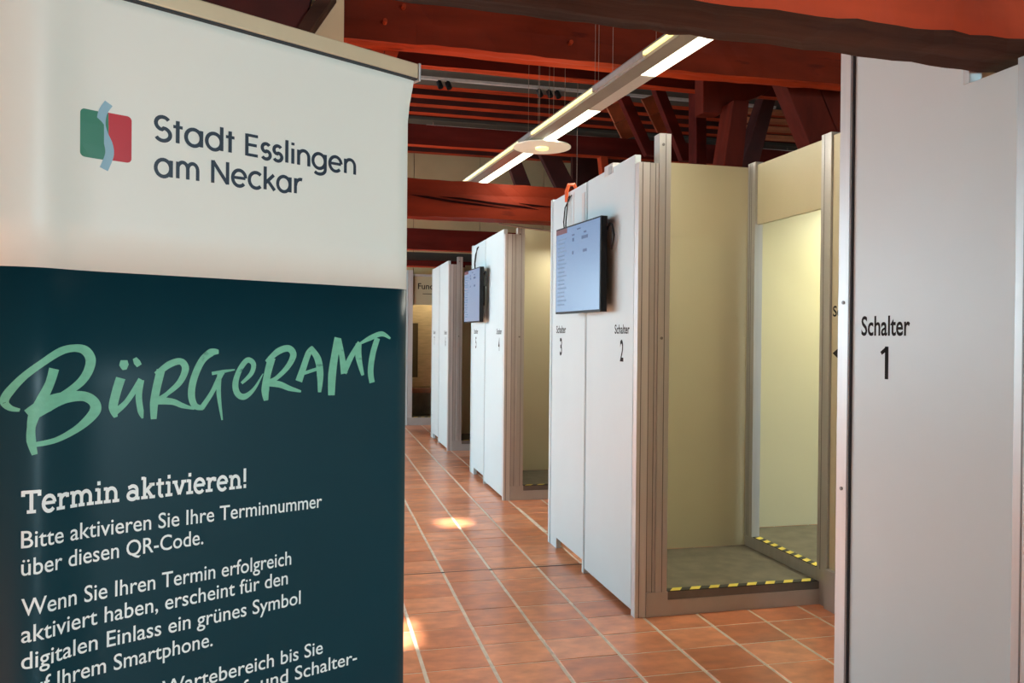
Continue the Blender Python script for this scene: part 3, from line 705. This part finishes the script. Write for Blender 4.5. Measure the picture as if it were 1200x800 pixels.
for j in range(len(rows)-1):
    if j == 7: continue
    for k in range(NS): bm.faces.new((rows[j][k], rows[j][k+1], rows[j+1][k+1], rows[j+1][k])).material_index = 1 if j < 7 else 0
fb = obj('fabric', bm, [M['print_white'], M['teal']], bn, smooth=True)
md = fb.modifiers.new('thick', 'SOLIDIFY'); md.thickness = .0006; md.offset = -1 
def bbox(name, m, s0, s1, n0, n1, z0, z1, bev=0):
    bm = bmesh.new(); P = lambda s, n: BR+BD*(s-.85)+BN*n
    bm_prism(bm, [P(s0, n0)+Vector((0, 0, z0)), P(s1, n0)+Vector((0, 0, z0)), P(s1, n1)+Vector((0, 0, z0)), P(s0, n1)+Vector((0, 0, z0))], (0, 0, z1-z0))
    return obj(name, bm, m, bn, bevel=bev)
bbox('top_rail', M['rail'], -.004, .849, -.012, .014, 2.098, 2.132, .003)
bbox('rail_shadow_gap', M['groove'], -.002, .848, -.006, .013, 2.0955, 2.0978)
bbox('end_cap', M['alu'], .850, .856, -.014, .016, 2.092, 2.134, .002)
bbox('end_cap', M['alu'], -.011, -.005, -.014, .016, 2.092, 2.134, .002)
bbox('base_cassette', M['alu'], -.01, .86, -.05, .06, .01, .10, .012)
bm = bmesh.new(); bm_tube(bm, [BP(.42, .1, -.045), BP(.42, 2.10, -.03)], .008, 10); obj('pole', bm, M['alu'], bn)
for s in (.12, .72): bbox('foot', M['alu_dark'], s, s+.05, -.16, .18, 0, .0098)
OFF = .0009
def bplace(u, v): return BP(u, v, OFF)
def densify(vs, fs, maxlen=.05):
    bm = bmesh.new(); V = [bm.verts.new((x, y, 0)) for x, y in vs]
    for f in fs:
        try: bm.faces.new([V[i] for i in f])
        except ValueError: pass
    for _ in range(3):
        ee = [e for e in bm.edges if e.calc_length() > maxlen]
        if not ee: break
        bmesh.ops.subdivide_edges(bm, edges=ee, cuts=1)
    bmesh.ops.triangulate(bm, faces=bm.faces[:])
    bm.verts.index_update(); vs = [(v.co.x, v.co.y) for v in bm.verts]; fs = [tuple(v.index for v in f.verts) for f in bm.faces]; bm.free()
    return vs, fs
def btext(vs, fs, m, name='lettering', off=OFF):
    vs, fs = densify(vs, fs, .012)
    return text_obj(name, vs, fs, lambda u, v: BP(u, v, off), m, fb)
def slope(vs, s0, z0, s1, z1): return [(x, y+(x-s0)/(s1-s0)*(z1-z0)) for x, y in vs]
def bparts(parts, m, s0, s1, z0, z1, cap, name='lettering'):
    xs = [x for vs, fs in parts for x, y in vs]; xa, xb = min(xs), max(xs); out = []
    for vs, fs in parts:
        vs = [(s0+(x-xa)*(s1-s0)/(xb-xa), y*cap/.70) for x, y in vs]
        out.append(densify([(u, v+z0+(u-s0)/(s1-s0)*(z1-z0)) for u, v in vs], fs, .012))
    return text_parts(name, out, lambda u, v, o: BP(u, v, OFF+o), m, fb)
# emblem
def rrect(x0, x1, y0, y1, r, corners):
    out = []
    for (cx, cy_, a0, key) in ((x1-r, y1-r, 0, 'tr'), (x0+r, y1-r, 90, 'tl'), (x0+r, y0+r, 180, 'bl'), (x1-r, y0+r, 270, 'br')):
        if key in corners: out += arc(cx, cy_, r, r, a0, a0+90, 6)
        else: out.append({'tr': (x1, y1), 'tl': (x0, y1), 'bl': (x0, y0), 'br': (x1, y0)}[key])
    return out
g = rrect(.1366, .184, .0+1.8055, 1.889, .008, ('tl', 'bl')); btext(g, [tuple(range(len(g)))], M['green_ink'], 'emblem')
g = rrect(.182, .2225, 1.8065, 1.890, .008, ('tr', 'br')); btext(g, [tuple(range(len(g)))], M['red_ink'], 'emblem')
vs, fs = ribbon([(.1835, 1.9065), (.1738, 1.8885), (.1712, 1.868), (.1762, 1.850), (.1835, 1.834), (.1850, 1.815), (.1760, 1.789)], [.0145]*7)
btext(vs, fs, M['blue_ink'], 'emblem', OFF*1.6)
bparts(stroke_text('Stadt Esslingen', SANS, .112, .012), M['navy_ink'], .2611, .6921, 1.857, 1.8532, .0437)
bparts(stroke_text('am Neckar', SANS, .112, .012), M['navy_ink'], .2615, .5621, 1.7905, 1.7945, .0437)
bparts(stroke_text('Termin aktivieren!', SLAB, .125, .0), M['white_ink'], .0486, .4434, 1.2007, 1.194, .0375)
for body, s0, s1, z0, z1, cap in (
    ('Bitte aktivieren Sie Ihre Terminnummer', .0489, .6141, 1.1438, 1.1312, .0272),
    ('über diesen QR-Code.', .0492, .3582, 1.0983, 1.0957, .0272),
    ('Wenn Sie Ihren Termin erfolgreich', .0495, .5433, 1.0313, 1.0216, .0275),
    ('aktiviert haben, erscheint für den', .0497, .5359, .9871, .9822, .0272),
    ('digitalen Einlass ein grünes Symbol', .0499, .5655, .9429, .9348, .0272),
    ('auf Ihrem Smartphone.', .0505, .3779, .8975, .8940, .0272),
    ('Bleiben Sie im Wartebereich bis Sie', .0505, .6189, .829, .8164, .0272),
    ('Ihre Aufruf- und Schalter-', .2605, .7045, .785, .773, .0272)):
    vs, fs = font_text(body, .006); vs = slope(fit(vs, s0, s1, z0, cap), s0, 0, s1, z1-z0); btext(vs, fs, M['white_ink'])
BRUSH = [
  ('B', [(0.0462, 1.3717, 0.0052), (0.0332, 1.3756, 0.0099), (0.0258, 1.3861, 0.0128), (0.0317, 1.4016, 0.0139), (0.0509, 1.4264, 0.0122), (0.0762, 1.4483, 0.0122), (0.105, 1.4676, 0.0141), (0.1288, 1.4734, 0.0134), (0.147, 1.4693, 0.017), (0.1563, 1.4538, 0.0183), (0.1527, 1.4337, 0.017), (0.1412, 1.4156, 0.0157), (0.1232, 1.4013, 0.0137), (0.0996, 1.3891, 0.0093)]) ,
  ('B', [(0.0958, 1.4389, 0.0176), (0.0893, 1.4156, 0.0157), (0.0779, 1.39, 0.0175), (0.0667, 1.3648, 0.0187), (0.062, 1.3426, 0.0128), (0.0621, 1.3201, 0.0143), (0.067, 1.2971, 0.0087)]) ,
  ('B', [(0.0582, 1.3621, 0.0233), (0.0851, 1.38, 0.0283), (0.1143, 1.3891, 0.0209), (0.1444, 1.3897, 0.0176), (0.1614, 1.3795, 0.0183), (0.1646, 1.3642, 0.0202), (0.1508, 1.3465, 0.0168), (0.1296, 1.3312, 0.0128), (0.1, 1.3186, 0.0099), (0.0683, 1.3138, 0.0088)]) ,
  ('u', [(0.2065, 1.4194, 0.0175), (0.1993, 1.3949, 0.0168), (0.194, 1.3677, 0.0162), (0.1986, 1.3496, 0.0067)]) ,
  ('u', [(0.1953, 1.3573, 0.0132), (0.2172, 1.3769, 0.0101), (0.2418, 1.416, 0.0115)]) ,
  ('u', [(0.2418, 1.4149, 0.0114), (0.2377, 1.3864, 0.0121), (0.2412, 1.3582, 0.0114), (0.2446, 1.3446, 0.0027)]) ,
  ('u', [(0.2119, 1.4514, 0.0121), (0.2119, 1.4428, 0.0173), (0.213, 1.4341, 0.0067)]) ,
  ('u', [(0.2299, 1.455, 0.0072), (0.234, 1.4476, 0.0126), (0.2383, 1.4409, 0.0101)]) ,
  ('R', [(0.2768, 1.4328, 0.0166), (0.2691, 1.3992, 0.0158), (0.2648, 1.371, 0.0158), (0.2643, 1.342, 0.0108)]) ,
  ('R', [(0.2679, 1.4241, 0.0108), (0.2914, 1.4421, 0.0137), (0.3126, 1.4476, 0.013), (0.3217, 1.4336, 0.0144), (0.3111, 1.4085, 0.0122), (0.2882, 1.3878, 0.0086), (0.2693, 1.3743, 0.0126)]) ,
  ('R', [(0.2727, 1.376, 0.0158), (0.2989, 1.3722, 0.0122), (0.3168, 1.3641, 0.0101), (0.3393, 1.357, 0.0036)]) ,
  ('G', [(0.3857, 1.4655, 0.008), (0.3705, 1.464, 0.0162), (0.3524, 1.4477, 0.0144), (0.3379, 1.4153, 0.0144), (0.3332, 1.3846, 0.0144), (0.3399, 1.3631, 0.0128), (0.3563, 1.3574, 0.0085)]) ,
  ('G', [(0.353, 1.3575, 0.0112), (0.3728, 1.3862, 0.0096), (0.3894, 1.4189, 0.0108), (0.3962, 1.4254, 0.0072)]) ,
  ('G', [(0.3725, 1.4235, 0.0068), (0.3962, 1.4271, 0.0068), (0.4186, 1.4299, 0.0025)]) ,
  ('G', [(0.3877, 1.4239, 0.0096), (0.3863, 1.384, 0.0096), (0.3935, 1.332, 0.0032)]) ,
  ('E', [(0.4324, 1.4027, 0.0061), (0.4523, 1.4213, 0.0099), (0.457, 1.4405, 0.0113), (0.4441, 1.4484, 0.0115), (0.4283, 1.4295, 0.0115), (0.4198, 1.4032, 0.013), (0.4239, 1.3829, 0.013), (0.4386, 1.3758, 0.013), (0.4586, 1.3903, 0.0076), (0.4776, 1.4207, 0.0016)]) ,
  ('R', [(0.4965, 1.4528, 0.0179), (0.4872, 1.4185, 0.016), (0.4829, 1.3875, 0.0178), (0.4847, 1.3659, 0.0099)]) ,
  ('R', [(0.4849, 1.4439, 0.0092), (0.5099, 1.4652, 0.0145), (0.5334, 1.4715, 0.0145), (0.5444, 1.4579, 0.0154), (0.5316, 1.4333, 0.0121), (0.5061, 1.4102, 0.0094), (0.4853, 1.401, 0.013)]) ,
  ('R', [(0.4873, 1.4021, 0.0153), (0.5147, 1.3973, 0.0137), (0.5363, 1.3886, 0.0113), (0.5626, 1.3812, 0.0043)]) ,
  ('A', [(0.5571, 1.4027, 0.0171), (0.5666, 1.4286, 0.0154), (0.5789, 1.4608, 0.0145), (0.5896, 1.4737, 0.0094)]) ,
  ('A', [(0.5842, 1.4729, 0.0119), (0.6016, 1.4484, 0.0171), (0.6074, 1.4155, 0.0171), (0.6063, 1.3778, 0.0081)]) ,
  ('A', [(0.5623, 1.4174, 0.0077), (0.6036, 1.4287, 0.0077)]) ,
  ('M', [(0.6496, 1.4945, 0.0179), (0.6415, 1.452, 0.0188), (0.6362, 1.4148, 0.0207), (0.6347, 1.37, 0.0171)]) ,
  ('M', [(0.6506, 1.4895, 0.016), (0.6595, 1.456, 0.0143), (0.6661, 1.4161, 0.0179)]) ,
  ('M', [(0.6646, 1.4182, 0.017), (0.6827, 1.4516, 0.0142), (0.7045, 1.4846, 0.0104)]) ,
  ('M', [(0.702, 1.482, 0.0161), (0.7023, 1.4514, 0.017), (0.7136, 1.4111, 0.0075)]) ,
  ('T', [(0.7045, 1.4812, 0.0047), (0.7319, 1.4941, 0.0123), (0.7625, 1.5038, 0.0125), (0.7861, 1.4935, 0.0047)]) ,
  ('T', [(0.7512, 1.4942, 0.0148), (0.7393, 1.4596, 0.0159), (0.7336, 1.4209, 0.016), (0.7379, 1.3941, 0.0148)]) ,
]
parts = [ribbon([(a, b) for a, b, c in L], [c*.94 for a, b, c in L], 8) for k, L in BRUSH]
text_parts('brush_lettering', [densify(v, f, .012) for v, f in parts], lambda u, v, o: BP(u, v, OFF+o), M['mint_ink'], fb)

# repeats that belong together
for o in bpy.data.objects:
    if o.parent or not o.get('category'): continue
    k = {'tie_beam': 'tie beams across the roof', 'collar_beam': 'collar beams high in the roof', 'roof_brace': 'timber braces in the roof',
         'service_booth': 'service booths along the corridor', 'wall_monitor': 'monitors on the booths', 'track_light': 'track lights in the roof',
         'roof_post': 'posts in the roof', 'boarding': 'orange boards behind the braces', 'ceiling_lamp': 'lamps inside the booths'}.get(o.name.split('.')[0])
    if k: o['group'] = k
